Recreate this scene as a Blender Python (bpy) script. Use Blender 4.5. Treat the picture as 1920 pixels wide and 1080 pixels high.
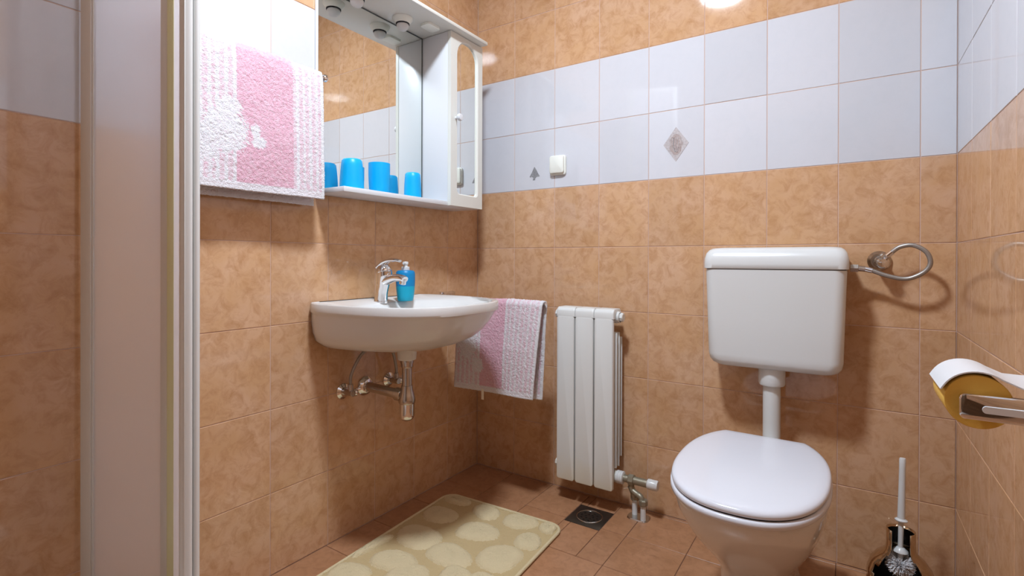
import bpy, bmesh, math, random
from mathutils import Vector, Matrix, noise
random.seed(7)
for o in list(bpy.data.objects):
    bpy.data.objects.remove(o, do_unlink=True)
scene = bpy.context.scene
COL = scene.collection

# ------------------------------------------------------------------ camera
cam_data = bpy.data.cameras.new('camera')
cam = bpy.data.objects.new('camera', cam_data)
COL.objects.link(cam)
_r = Vector((0.835875, 0.548913, 0.002622))
_u = Vector((-0.003541, 0.000616, 0.999994))
_b = _r.cross(_u).normalized()
_m = Matrix((_r, _u, _b)).transposed().to_4x4()
_m.translation = Vector((1.4274, -1.87897, 0.93849))
cam.matrix_world = _m
cam_data.sensor_width = 36.0
cam_data.lens = 17.9437
cam_data.shift_x = -0.00058
cam_data.shift_y = -0.02618
cam_data.clip_start = 0.01
scene.camera = cam

# ------------------------------------------------------------------ world, exposure, lamp strength
world = bpy.data.worlds.new('world')
scene.world = world
world.use_nodes = True
world.node_tree.nodes['Background'].inputs[0].default_value = (0.8, 0.88, 1.0, 1)
world.node_tree.nodes['Background'].inputs[1].default_value = 0.3
scene.view_settings.view_transform = 'Standard'
scene.view_settings.look = 'None'
scene.view_settings.exposure = 0.48
scene.view_settings.gamma = 1.0
scene.view_settings.use_curve_mapping = False
LAMP_STRENGTH = 265.0
LAMP_COLOR = (0.84, 0.955, 1.09)
LAMP_POS = (0.84, -1.15)

# room measures (metres): x from the basin wall, y negative towards the viewer, z up
W = 1.683            # right wall
FRONT = -2.42        # wall behind the viewer
TW, TH = 0.2, 0.24886
Z0 = 1.23886         # lower edge of the white band
CEIL = 2.483

# ================================================================== helpers
def mat(name, color, rough=0.4, metal=0.0, spec=0.5, **kw):
    m = bpy.data.materials.new(name); m.use_nodes = True
    p = m.node_tree.nodes['Principled BSDF']
    p.inputs['Base Color'].default_value = (*color, 1)
    p.inputs['Roughness'].default_value = rough
    p.inputs['Metallic'].default_value = metal
    p.inputs['Specular IOR Level'].default_value = spec
    for k, v in kw.items():
        p.inputs[k.replace('_', ' ')].default_value = v
    return m

def nodes(m): return m.node_tree.nodes, m.node_tree.links, m.node_tree.nodes['Principled BSDF']

def add_bump(m, scale, strength, dist=0.001, detail=3.0, coord='Object'):
    N, L, p = nodes(m)
    tc = N.new('ShaderNodeTexCoord'); nz = N.new('ShaderNodeTexNoise'); b = N.new('ShaderNodeBump')
    nz.inputs['Scale'].default_value = scale; nz.inputs['Detail'].default_value = detail
    b.inputs['Strength'].default_value = strength; b.inputs['Distance'].default_value = dist
    L.new(tc.outputs[coord], nz.inputs['Vector']); L.new(nz.outputs[0], b.inputs['Height'])
    L.new(b.outputs[0], p.inputs['Normal'])
    return m

def mottled(name, c_dark, c_mid, c_light, scale, rough, bump=0.05, spec=0.5, fine=26.0):
    """glazed tile: cloudy two-scale mottling, each tile with its own offset"""
    m = mat(name, c_mid, rough, spec=spec); N, L, p = nodes(m)
    geo = N.new('ShaderNodeNewGeometry'); oi = N.new('ShaderNodeObjectInfo')
    mul = N.new('ShaderNodeVectorMath'); mul.operation = 'SCALE'; mul.inputs[0].default_value = (37.0, 17.0, 51.0)
    L.new(oi.outputs['Random'], mul.inputs['Scale'])
    add = N.new('ShaderNodeVectorMath'); L.new(geo.outputs['Position'], add.inputs[0]); L.new(mul.outputs[0], add.inputs[1])
    n1 = N.new('ShaderNodeTexNoise'); n1.inputs['Scale'].default_value = scale; n1.inputs['Detail'].default_value = 5; n1.inputs['Roughness'].default_value = 0.62; n1.inputs['Distortion'].default_value = 0.4
    n2 = N.new('ShaderNodeTexNoise'); n2.inputs['Scale'].default_value = fine; n2.inputs['Detail'].default_value = 6; n2.inputs['Roughness'].default_value = 0.7; n2.inputs['Distortion'].default_value = 0.6
    L.new(add.outputs[0], n1.inputs['Vector']); L.new(add.outputs[0], n2.inputs['Vector'])
    r1 = N.new('ShaderNodeValToRGB'); e = r1.color_ramp.elements
    e[0].position = 0.36; e[0].color = (*c_mid, 1); e[1].position = 0.68; e[1].color = (*c_light, 1)
    L.new(n1.outputs[0], r1.inputs[0])
    r2 = N.new('ShaderNodeValToRGB'); e = r2.color_ramp.elements
    e[0].position = 0.30; e[0].color = (1, 1, 1, 1); e[1].position = 0.56; e[1].color = (0, 0, 0, 1)
    L.new(n2.outputs[0], r2.inputs[0])
    mx = N.new('ShaderNodeMix'); mx.data_type = 'RGBA'; mx.inputs['B'].default_value = (*c_dark, 1)
    L.new(r2.outputs[0], mx.inputs['Factor']); L.new(r1.outputs[0], mx.inputs['A'])
    hv = N.new('ShaderNodeHueSaturation')
    mr = N.new('ShaderNodeMapRange'); mr.inputs['To Min'].default_value = 0.95; mr.inputs['To Max'].default_value = 1.05
    L.new(oi.outputs['Random'], mr.inputs['Value']); L.new(mr.outputs[0], hv.inputs['Value'])
    L.new(mx.outputs['Result'], hv.inputs['Color']); L.new(hv.outputs[0], p.inputs['Base Color'])
    n3 = N.new('ShaderNodeTexNoise'); n3.inputs['Scale'].default_value = 14; n3.inputs['Detail'].default_value = 2
    L.new(add.outputs[0], n3.inputs['Vector'])
    b = N.new('ShaderNodeBump'); b.inputs['Strength'].default_value = bump; b.inputs['Distance'].default_value = 0.002
    L.new(n3.outputs[0], b.inputs['Height']); L.new(b.outputs[0], p.inputs['Normal'])
    return m

def origin_of(parent):
    v = Vector((0, 0, 0))
    while parent is not None:
        v += parent.location; parent = parent.parent
    return v

def ob(name, vf, material, parent=None, loc=None, smooth=True, raw=False, angle=38, at=None):
    """one mesh object; vertices are given in world space (raw: in the parent's own space)"""
    v, f = vf
    o3 = Vector(at) if at is not None else Vector((0, 0, 0))
    off = o3 if raw else (origin_of(parent) + o3)
    me = bpy.data.meshes.new(name)
    me.from_pydata([tuple(Vector(p) - off) for p in v], [], f)
    me.validate(); me.update()
    if material: me.materials.append(material)
    if smooth:
        me.polygons.foreach_set('use_smooth', [True] * len(me.polygons))
        me.set_sharp_from_angle(angle=math.radians(angle))
    o = bpy.data.objects.new(name, me); COL.objects.link(o)
    o.parent = parent
    o.location = o3
    return o

def thing(name, label, cat, loc, group=None, rotz=0.0):
    o = bpy.data.objects.new(name, None); COL.objects.link(o)
    o.empty_display_size = 0.05; o.location = loc; o.rotation_euler = (0, 0, rotz)
    o['label'] = label; o['category'] = cat
    if group: o['group'] = group
    return o

def tag(o, label, cat, group=None):
    o['label'] = label; o['category'] = cat
    if group: o['group'] = group
    return o

def struct(o, label=None):
    o['kind'] = 'structure'
    if label: o['label'] = label
    return o

def join(*parts):
    V, F = [], []
    for v, f in parts:
        n = len(V); V += [tuple(p) for p in v]; F += [tuple(i + n for i in q) for q in f]
    return V, F

def box(x0, x1, y0, y1, z0, z1, b=0.0, seg=2):
    bm = bmesh.new()
    bmesh.ops.create_cube(bm, size=1)
    for v in bm.verts:
        v.co = Vector(((x0 + x1) / 2 + v.co.x * (x1 - x0), (y0 + y1) / 2 + v.co.y * (y1 - y0), (z0 + z1) / 2 + v.co.z * (z1 - z0)))
    if b > 0:
        bmesh.ops.bevel(bm, geom=list(bm.edges), offset=b, segments=seg, profile=0.5, affect='EDGES', clamp_overlap=True)
    bm.verts.index_update()
    r = ([tuple(v.co) for v in bm.verts], [tuple(v.index for v in f.verts) for f in bm.faces])
    bm.free(); return r

def frame_of(axis):
    a = Vector(axis).normalized()
    h = Vector((0, 0, 1)) if abs(a.z) < 0.9 else Vector((1, 0, 0))
    x = h.cross(a).normalized(); y = a.cross(x)
    return x, y, a

def lathe(profile, origin, axis=(0, 0, 1), n=32, sx=1.0, sy=1.0):
    x, y, a = frame_of(axis); O = Vector(origin)
    V, F, rows = [], [], []
    for r, h in profile:
        if r < 1e-6:
            V.append(O + a * h); rows.append([len(V) - 1])
        else:
            s = len(V)
            for i in range(n):
                t = 2 * math.pi * i / n
                V.append(O + a * h + x * (r * sx * math.cos(t)) + y * (r * sy * math.sin(t)))
            rows.append(list(range(s, s + n)))
    for A, B in zip(rows, rows[1:]):
        for i in range(n):
            j = (i + 1) % n
            if len(A) == 1 and len(B) == 1: continue
            if len(A) == 1: F.append((A[0], B[j], B[i]))
            elif len(B) == 1: F.append((A[i], A[j], B[0]))
            else: F.append((A[i], A[j], B[j], B[i]))
    return V, F

def cyl(p0, p1, r, n=24, r1=None, ch=0.0):
    p0, p1 = Vector(p0), Vector(p1); d = p1 - p0; h = d.length
    r1 = r if r1 is None else r1
    prof = [(0, 0), (r - ch, 0)] + ([(r, ch)] if ch else []) + ([(r1, h - ch)] if ch else []) + [(r1 - ch, h), (0, h)]
    return lathe(prof, p0, d, n)

def catmull(pts, k=8, closed=False):
    P = [Vector(p) for p in pts]; out = []; n = len(P)
    rng = range(n if closed else n - 1)
    for i in rng:
        if closed: a, b, c, d = P[(i - 1) % n], P[i], P[(i + 1) % n], P[(i + 2) % n]
        else: a, b, c, d = P[max(i - 1, 0)], P[i], P[i + 1], P[min(i + 2, n - 1)]
        for s in range(k):
            t = s / k
            out.append(0.5 * ((2 * b) + (c - a) * t + (2 * a - 5 * b + 4 * c - d) * t * t + (3 * b - a - 3 * c + d) * t ** 3))
    if not closed: out.append(P[-1])
    return out

def tube(path, r, n=12, closed=False, radii=None, flat=None):
    P = [Vector(p) for p in path]; N = len(P)
    V, F = [], []
    tang = []
    for i in range(N):
        a = P[(i - 1) % N] if closed or i > 0 else P[i]
        b = P[(i + 1) % N] if closed or i < N - 1 else P[i]
        tang.append((b - a).normalized())
    x, y, _ = frame_of(tang[0])
    for i in range(N):
        t = tang[i]
        x = (x - t * x.dot(t)).normalized(); y = t.cross(x)
        rr = radii[i] if radii else r
        fl = flat if flat else (1, 1)
        for k in range(n):
            a = 2 * math.pi * k / n
            V.append(P[i] + x * (rr * fl[0] * math.cos(a)) + y * (rr * fl[1] * math.sin(a)))
    for i in range(N if closed else N - 1):
        A, B = i * n, ((i + 1) % N) * n
        for k in range(n):
            j = (k + 1) % n
            F.append((A + k, A + j, B + j, B + k))
    if not closed:
        F.append(tuple(range(n - 1, -1, -1))); F.append(tuple(range((N - 1) * n, N * n)))
    return V, F

def loft(rings, cap0=True, cap1=True):
    V, F = [], []; n = len(rings[0])
    for r in rings: V += [tuple(p) for p in r]
    for i in range(len(rings) - 1):
        for k in range(n):
            j = (k + 1) % n
            F.append((i * n + k, i * n + j, (i + 1) * n + j, (i + 1) * n + k))
    if cap0: F.append(tuple(range(n - 1, -1, -1)))
    if cap1: F.append(tuple(range((len(rings) - 1) * n, len(rings) * n)))
    return V, F

def rrect(cx, cy, hx, hy, r, z, n=6):
    out = []
    for (sx, sy, a0) in ((1, 1, 0), (-1, 1, 90), (-1, -1, 180), (1, -1, 270)):
        for i in range(n + 1):
            a = math.radians(a0 + 90 * i / n)
            out.append((cx + sx * (hx - r) + r * math.cos(a), cy + sy * (hy - r) + r * math.sin(a), z))
    return out

def extrude_poly(pts2, axis, a0, a1):
    """prism: pts2 in the plane square to 'axis' ('x': (y,z), 'y': (x,z), 'z': (x,y))"""
    def mk(p, a):
        return (a, p[0], p[1]) if axis == 'x' else (p[0], a, p[1]) if axis == 'y' else (p[0], p[1], a)
    n = len(pts2)
    V = [mk(p, a0) for p in pts2] + [mk(p, a1) for p in pts2]
    F = [tuple(range(n - 1, -1, -1)), tuple(range(n, 2 * n))] + [(i, (i + 1) % n, n + (i + 1) % n, n + i) for i in range(n)]
    bm = bmesh.new()
    bv = [bm.verts.new(p) for p in V]
    for q in F: bm.faces.new([bv[i] for i in q])
    bmesh.ops.recalc_face_normals(bm, faces=bm.faces)
    bm.verts.index_update()
    r = ([tuple(v.co) for v in bm.verts], [tuple(v.index for v in f.verts) for f in bm.faces]); bm.free()
    return r

# ================================================================== materials
M = {}
M['tile'] = mottled('terracotta_glazed_tile', (0.475, 0.255, 0.122), (0.585, 0.345, 0.182), (0.630, 0.395, 0.250), 8.0, 0.055, bump=0.025)
M['tile_white'] = mottled('white_glazed_tile', (0.59, 0.595, 0.63), (0.60, 0.605, 0.64), (0.61, 0.61, 0.645), 5.0, 0.05, bump=0.02)
M['floor_tile'] = mottled('terracotta_floor_tile', (0.31, 0.145, 0.07), (0.38, 0.185, 0.09), (0.44, 0.225, 0.12), 9.0, 0.30, bump=0.12, fine=40)
M['grout'] = add_bump(mat('pink_grout', (0.60, 0.42, 0.34), 0.85), 300, 0.3)
M['wood'] = mottled('brown_wood', (0.05, 0.025, 0.012), (0.09, 0.045, 0.02), (0.13, 0.07, 0.03), 6.0, 0.4)
M['grout_wall'] = mottled('terracotta_paint', (0.46, 0.25, 0.125), (0.555, 0.328, 0.185), (0.60, 0.375, 0.245), 9.0, 0.5)
M['floor_grout'] = add_bump(mat('brown_grout', (0.16, 0.075, 0.045), 0.9), 300, 0.3)
M['plaster'] = add_bump(mat('white_plaster', (0.55, 0.55, 0.54), 0.8), 120, 0.15)
M['ceramic'] = add_bump(mat('white_ceramic', (0.70, 0.69, 0.67), 0.09, spec=0.55), 6, 0.02)
M['plastic'] = add_bump(mat('white_plastic', (0.66, 0.67, 0.66), 0.26), 40, 0.02)
M['seat'] = add_bump(mat('white_seat_plastic', (0.66, 0.67, 0.72), 0.16), 8, 0.01)
M['lacquer'] = add_bump(mat('white_lacquer', (0.68, 0.69, 0.71), 0.3), 30, 0.02)
M['cream'] = add_bump(mat('cream_lacquer', (0.68, 0.675, 0.62), 0.3), 30, 0.02)
M['mirror'] = add_bump(mat('mirror_silver', (0.88, 0.91, 0.89), 0.003, metal=1.0), 2, 0.0)
M['mirror_edge'] = add_bump(mat('mirror_dark_edge', (0.06, 0.075, 0.07), 0.3), 50, 0.05)
M['chrome'] = add_bump(mat('chrome', (0.78, 0.78, 0.79), 0.07, metal=1.0), 30, 0.02)
M['chrome_old'] = add_bump(mat('worn_chrome', (0.52, 0.48, 0.44), 0.24, metal=1.0), 60, 0.1)
M['brass_grey'] = add_bump(mat('dull_brass', (0.30, 0.27, 0.20), 0.45, metal=0.6), 90, 0.3)
M['hose'] = mat('braided_hose', (0.36, 0.33, 0.30), 0.42, metal=0.7)
M['black'] = add_bump(mat('black_plastic', (0.012, 0.011, 0.010), 0.25), 30, 0.02)
M['dark'] = add_bump(mat('dark_gap', (0.02, 0.02, 0.022), 0.7), 30, 0.02)
M['frame'] = add_bump(mat('ivory_aluminium', (0.70, 0.66, 0.60), 0.42), 60, 0.05)
M['frame2'] = add_bump(mat('pale_grey_profile', (0.72, 0.72, 0.70), 0.38), 60, 0.05)
M['seal'] = add_bump(mat('yellowed_seal', (0.74, 0.72, 0.42), 0.45), 60, 0.1)
M['bulb'] = add_bump(mat('frosted_bulb', (0.62, 0.62, 0.61), 0.35), 30, 0.02)
M['lampbase'] = add_bump(mat('lamp_base_white', (0.8, 0.8, 0.8), 0.4), 30, 0.02)
M['paper'] = add_bump(mat('yellow_paper', (0.74, 0.45, 0.08), 0.85), 200, 0.25)
M['card'] = add_bump(mat('grey_card', (0.35, 0.28, 0.2), 0.9), 100, 0.2)
M['bristle'] = add_bump(mat('white_bristle', (0.82, 0.81, 0.82), 0.6), 200, 0.2)
M['drain'] = add_bump(mat('dark_steel', (0.10, 0.085, 0.07), 0.32, metal=0.8), 60, 0.15)
M['steel'] = add_bump(mat('bright_steel', (0.62, 0.60, 0.57), 0.22, metal=1.0), 60, 0.1)
M['cream_plastic'] = add_bump(mat('cream_plastic', (0.80, 0.81, 0.74), 0.35), 40, 0.03)
M['bronze'] = add_bump(mat('bronze_chrome', (0.62, 0.50, 0.36), 0.12, metal=1.0), 30, 0.03)
M['sticker'] = mottled('shell_sticker', (0.34, 0.30, 0.30), (0.46, 0.42, 0.42), (0.54, 0.50, 0.50), 60, 0.4, fine=160)
M['sticker_shell'] = mottled('shell_print', (0.22, 0.15, 0.13), (0.38, 0.30, 0.28), (0.52, 0.45, 0.43), 45, 0.4, fine=120)
M['sticker_dark'] = mottled('grey_print', (0.12, 0.12, 0.13), (0.22, 0.22, 0.23), (0.32, 0.32, 0.33), 120, 0.5, fine=300)
M['tag'] = add_bump(mat('cream_label', (0.80, 0.72, 0.58), 0.8), 200, 0.2)
M['mat_base'] = add_bump(mat('beige_mat_ground', (0.60, 0.455, 0.235), 0.95), 500, 1.0, dist=0.003)
M['mat_pile'] = add_bump(mat('cream_mat_pile', (0.74, 0.615, 0.375), 0.95), 420, 1.0, dist=0.004)

def frosted():
    m = bpy.data.materials.new('frosted_acrylic'); m.use_nodes = True
    N, L, p = nodes(m)
    p.inputs['Base Color'].default_value = (0.97, 0.95, 0.97, 1); p.inputs['Roughness'].default_value = 0.50
    p.inputs['Transmission Weight'].default_value = 1.0; p.inputs['IOR'].default_value = 1.2
    tr = N.new('ShaderNodeBsdfTranslucent'); tr.inputs[0].default_value = (0.95, 0.95, 0.97, 1)
    df = N.new('ShaderNodeBsdfDiffuse'); df.inputs[0].default_value = (0.88, 0.87, 0.90, 1)
    nz = N.new('ShaderNodeTexNoise'); nz.inputs['Scale'].default_value = 5
    tc = N.new('ShaderNodeTexCoord'); L.new(tc.outputs['Object'], nz.inputs['Vector'])
    mr = N.new('ShaderNodeMapRange'); mr.inputs['To Min'].default_value = 0.60; mr.inputs['To Max'].default_value = 0.68
    L.new(nz.outputs[0], mr.inputs['Value'])
    a = N.new('ShaderNodeMixShader'); a.inputs[0].default_value = 0.5
    L.new(tr.outputs[0], a.inputs[1]); L.new(df.outputs[0], a.inputs[2])
    b = N.new('ShaderNodeMixShader'); L.new(mr.outputs[0], b.inputs[0]); L.new(p.outputs[0], b.inputs[1]); L.new(a.outputs[0], b.inputs[2])
    L.new(b.outputs[0], N['Material Output'].inputs['Surface'])
    return m
M['frosted'] = frosted()

def glowing(name, color, strength):
    m = mat(name, (0.9, 0.9, 0.9), 0.4); N, L, p = nodes(m)
    nz = N.new('ShaderNodeTexNoise'); nz.inputs['Scale'].default_value = 3
    rp = N.new('ShaderNodeValToRGB'); rp.color_ramp.elements[0].color = (*[c * 0.97 for c in color], 1); rp.color_ramp.elements[1].color = (*color, 1)
    L.new(nz.outputs[0], rp.inputs[0]); L.new(rp.outputs[0], p.inputs['Emission Color'])
    p.inputs['Emission Strength'].default_value = strength
    return m
M['lamp_glass'] = glowing('opal_lamp_glass', LAMP_COLOR, LAMP_STRENGTH)

def blue_plastic(name, c, trans):
    m = mat(name, c, 0.38, Subsurface_Weight=0.0); N, L, p = nodes(m)
    add_bump(m, 40, 0.02)
    tr = N.new('ShaderNodeBsdfTranslucent'); tr.inputs[0].default_value = (*c, 1)
    mx = N.new('ShaderNodeMixShader'); mx.inputs[0].default_value = trans
    L.new(p.outputs[0], mx.inputs[1]); L.new(tr.outputs[0], mx.inputs[2]); L.new(mx.outputs[0], N['Material Output'].inputs['Surface'])
    return m
M['cup'] = blue_plastic('sky_blue_plastic', (0.0, 0.52, 0.92), 0.3)
M['bottle'] = blue_plastic('blue_frosted_bottle', (0.0, 0.25, 0.56), 0.2)
M['liquid'] = blue_plastic('turquoise_soap', (0.0, 0.42, 0.62), 0.2)

def terry(name):
    m = mat(name, (0.8, 0.8, 0.8), 0.95, spec=0.1); N, L, p = nodes(m)
    at = N.new('ShaderNodeAttribute'); at.attribute_name = 'weave'
    L.new(at.outputs['Color'], p.inputs['Base Color'])
    tc = N.new('ShaderNodeTexCoord'); nz = N.new('ShaderNodeTexNoise'); nz.inputs['Scale'].default_value = 320; nz.inputs['Detail'].default_value = 2
    b = N.new('ShaderNodeBump'); b.inputs['Strength'].default_value = 0.9; b.inputs['Distance'].default_value = 0.003
    L.new(tc.outputs['Object'], nz.inputs['Vector']); L.new(nz.outputs[0], b.inputs['Height']); L.new(b.outputs[0], p.inputs['Normal'])
    p.inputs['Sheen Weight'].default_value = 0.2
    return m
M['terry'] = terry('pink_white_terry')

def radiator_paint():
    m = mat('radiator_enamel', (0.68, 0.69, 0.67), 0.28); N, L, p = nodes(m)
    geo = N.new('ShaderNodeNewGeometry'); sp = N.new('ShaderNodeSeparateXYZ'); L.new(geo.outputs['Position'], sp.inputs[0])
    nz = N.new('ShaderNodeTexNoise'); nz.inputs['Scale'].default_value = 18; L.new(geo.outputs['Position'], nz.inputs['Vector'])
    ad = N.new('ShaderNodeMath'); ad.operation = 'MULTIPLY_ADD'; ad.inputs[1].default_value = 0.08
    L.new(nz.outputs[0], ad.inputs[0]); L.new(sp.outputs['Z'], ad.inputs[2])
    mr = N.new('ShaderNodeMapRange'); mr.inputs['From Min'].default_value = 0.10; mr.inputs['From Max'].default_value = 0.23; mr.inputs['To Min'].default_value = 0.75; mr.inputs['To Max'].default_value = 0.0
    L.new(ad.outputs[0], mr.inputs['Value'])
    mx = N.new('ShaderNodeMix'); mx.data_type = 'RGBA'; mx.inputs['A'].default_value = (0.68, 0.69, 0.67, 1); mx.inputs['B'].default_value = (0.66, 0.58, 0.40, 1)
    L.new(mr.outputs[0], mx.inputs['Factor']); L.new(mx.outputs['Result'], p.inputs['Base Color'])
    return m
M['radiator'] = radiator_paint()

# ================================================================== the room
def wall(name, vf, label):
    return struct(ob(name, vf, M['grout'], smooth=False), label)
T = 0.0013                      # joint depth: tile faces stand proud of the grout bed by this much
w_back = wall('wall_back', box(-0.1, W + 0.1, T, 0.10, -0.1, CEIL + 0.1), 'tiled wall behind the toilet and radiator')
w_left = wall('wall_left', box(-0.10, -T, FRONT, 0.0, -0.1, CEIL + 0.1), 'tiled wall behind the washbasin and mirror cabinet')
w_right = wall('wall_right', box(W + T, W + 0.10, FRONT, 0.0, -0.1, CEIL + 0.1), 'tiled wall carrying the toilet paper holder')
w_front = struct(ob('wall_front', box(-0.1, W + 0.1, FRONT - 0.1, FRONT, -0.1, CEIL + 0.1), M['grout_wall'], smooth=False), 'terracotta wall with the door')
ceiling = struct(ob('ceiling', box(-0.1, W + 0.1, FRONT - 0.1, 0.1, CEIL, CEIL + 0.1), M['plaster'], smooth=False), 'plain white ceiling')
floor = struct(ob('floor', box(-0.1, W + 0.1, FRONT - 0.1, 0.1, -0.1, -0.002), M['floor_grout'], smooth=False), 'terracotta tiled floor')
door = struct(thing('door_1', 'brown panelled door', 'door', (1.15, FRONT, 0)))
ob('door_leaf', box(0.78, 1.52, FRONT + 0.001, FRONT + 0.04, 0.01, 2.0, 0.004), M['wood'], door)
for zz in ((0.15, 0.85), (1.0, 1.85)):
    ob('door_panel', box(0.90, 1.40, FRONT + 0.038, FRONT + 0.048, zz[0], zz[1], 0.006), M['wood'], door)
ob('door_handle', join(cyl((0.84, FRONT + 0.04, 1.02), (0.84, FRONT + 0.09, 1.02), 0.01), cyl((0.835, FRONT + 0.085, 1.02), (0.95, FRONT + 0.085, 1.02), 0.009)), M['chrome'], door)
for a, b in ((0.72, 0.78), (1.52, 1.58)):
    ob('door_frame', box(a, b, FRONT + 0.001, FRONT + 0.03, 0, 2.06, 0.003), M['wood'], door)

tile_cache = {}
def tile_mesh(w, h, kind):
    """thin slab w x h in local x,y with its glazed face at local z=0, chamfered edges"""
    key = (round(w, 4), round(h, 4), kind)
    if key in tile_cache: return tile_cache[key]
    c, d = 0.0009, 0.0055
    V = []
    for ins, z in ((c, 0.0), (0, -c), (0, -d)):
        V += [(ins, ins, z), (w - ins, ins, z), (w - ins, h - ins, z), (ins, h - ins, z)]
    F = [(0, 1, 2, 3)]
    for r in (0, 4):
        for i in range(4):
            j = (i + 1) % 4
            F.append((r + i, r + 4 + i, r + 4 + j, r + j))
    me = bpy.data.meshes.new('tile'); me.from_pydata(V, [], F); me.materials.append(M[kind]); me.update()
    tile_cache[key] = me
    return me

ROT = {'back': Matrix(((1, 0, 0), (0, 0, -1), (0, 1, 0))),     # local x->+x, y->+z, face -> -y
       'left': Matrix(((0, 0, 1), (1, 0, 0), (0, 1, 0))),      # local x->+y, y->+z, face -> +x
       'right': Matrix(((0, 0, -1), (-1, 0, 0), (0, 1, 0))),   # local x->-y, y->+z, face -> -x
       'floor': Matrix.Identity(3)}
def lay(parent, side, cols, rows, face, name='tile'):
    g = 0.0011
    R = ROT[side].to_euler()
    for a0, a1 in zip(cols, cols[1:]):
        for k, (b0, b1) in rows:
            w, h = a1 - a0 - 2 * g, b1 - b0 - 2 * g
            if w < 0.004 or h < 0.004: continue
            kind = 'floor_tile' if side == 'floor' else ('tile_white' if k in (0, 1) else 'tile')
            o = bpy.data.objects.new(name, tile_mesh(w, h, kind)); COL.objects.link(o)
            o.parent = parent; o.rotation_euler = R
            j = random.uniform(-0.00025, 0.00025)
            if side == 'back': o.location = (a0 + g, face + j, b0 + g)
            elif side == 'left': o.location = (face + j, a0 + g, b0 + g)
            elif side == 'right': o.location = (face + j, -(a0 + g), b0 + g)
            else: o.location = (a0 + g, b0 + g, face + j)
wall_rows = [(k, (max(0.0, Z0 + k * TH), Z0 + (k + 1) * TH)) for k in range(-5, 5)]
lay(w_back, 'back', [0.0] + [0.002 + TW * i for i in range(1, 9)] + [W], wall_rows, 0.0)
lay(w_left, 'left', sorted([0.0] + [-0.0092 - TW * i for i in range(1, 13)]), wall_rows, 0.0)
lay(w_right, 'right', [0.0] + [TW * i for i in range(1, 13)], wall_rows, W)
fy = [-0.016 - TW * i for i in range(0, 13)]
frows = [(9, (b, a)) for a, b in zip([0.0] + fy, fy)]
DR = (0.572, 0.709, -0.235, -0.093)    # floor drain opening
for k, (b0, b1) in frows:
    for a0, a1 in zip([0.0 + 0.2 * i for i in range(9)], [0.2 * i for i in range(1, 9)] + [W]):
        pieces = [(a0, a1, b0, b1)]
        if a0 < DR[1] and a1 > DR[0] and b0 < DR[3] and b1 > DR[2]:
            x0, x1, y0, y1 = max(a0, DR[0]), min(a1, DR[1]), max(b0, DR[2]), min(b1, DR[3])
            pieces = [(a0, x0, b0, b1), (x1, a1, b0, b1), (x0, x1, b0, y0), (x0, x1, y1, b1)]
        for p in pieces:
            if p[1] - p[0] > 0.006 and p[3] - p[2] > 0.006:
                lay(floor, 'floor', [p[0], p[1]], [(9, (p[2], p[3]))], 0.0)

# ------------------------------------------------------------------ ceiling lamp
lx, ly = LAMP_POS
lamp = thing('ceiling_lamp', 'round opal glass ceiling lamp, switched on', 'lamp', (lx, ly, CEIL))
ob('lamp_base', lathe([(0, 0), (0.118, 0), (0.120, -0.004), (0.116, -0.056), (0.110, -0.058), (0, -0.058)], (lx, ly, CEIL), n=40), M['lampbase'], lamp)
prof = [(0.108 * math.cos(a), -0.060 - 0.013 * math.sin(a)) for a in [math.pi / 2 * i / 10 for i in range(10)]] + [(0, -0.073)]
ob('lamp_shade', lathe([(0.0, -0.0585), (0.106, -0.0585)] + prof, (lx, ly, CEIL), n=40), M['lamp_glass'], lamp)

# ------------------------------------------------------------------ mirror cabinet
XM = 0.010
cab = thing('mirror_cabinet', 'white bathroom mirror cabinet with lit canopy board, shelf and arched door', 'cabinet', (0.0, -0.52, 1.147))
cab['label'] = 'white mirror cabinet with canopy board, open shelf and arched mirror door'
ob('back_panel', box(0.0008, 0.0075, -0.862, -0.38, 1.147, 1.818, 0.001), M['lacquer'], cab)
ob('mirror_pane', box(0.0078, XM, -0.856, -0.3795, 1.1635, 1.8155), M['mirror'], cab, smooth=False)
ob('mirror_joint', join(box(XM, XM + 0.0015, -0.856, -0.38, 1.8135, 1.8165), box(XM, XM + 0.0015, -0.3815, -0.3795, 1.164, 1.8165)), M['mirror_edge'], cab, smooth=False)
ob('shelf', box(0.0008, 0.145, -0.862, -0.3785, 1.147, 1.163, 0.0015), M['lacquer'], cab)
ob('canopy', box(0.0008, 0.19, -0.862, -0.183, 1.8175, 1.831, 0.003), M['cream'], cab)
ob('cupboard_body', box(0.0008, 0.1415, -0.378, -0.178, 1.147, 1.8165, 0.0015), M['lacquer'], cab)
def arch_ring(y0, y1, z0, zs, rtop, rb, n=14):
    """arched opening outline in (y,z): straight sides, half-round top, rounded foot"""
    pts = []; yc = (y0 + y1) / 2; hw = (y1 - y0) / 2
    for i in range(6): a = math.radians(180 + 90 * i / 5); pts.append((y0 + rb + rb * math.cos(a), z0 + rb + rb * math.sin(a)))
    for i in range(6): a = math.radians(270 + 90 * i / 5); pts.append((y1 - rb + rb * math.cos(a), z0 + rb + rb * math.sin(a)))
    for i in range(n + 1): a = math.pi * i / n; pts.append((yc + hw * math.cos(a), zs + rtop * math.sin(a)))
    return pts
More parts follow.
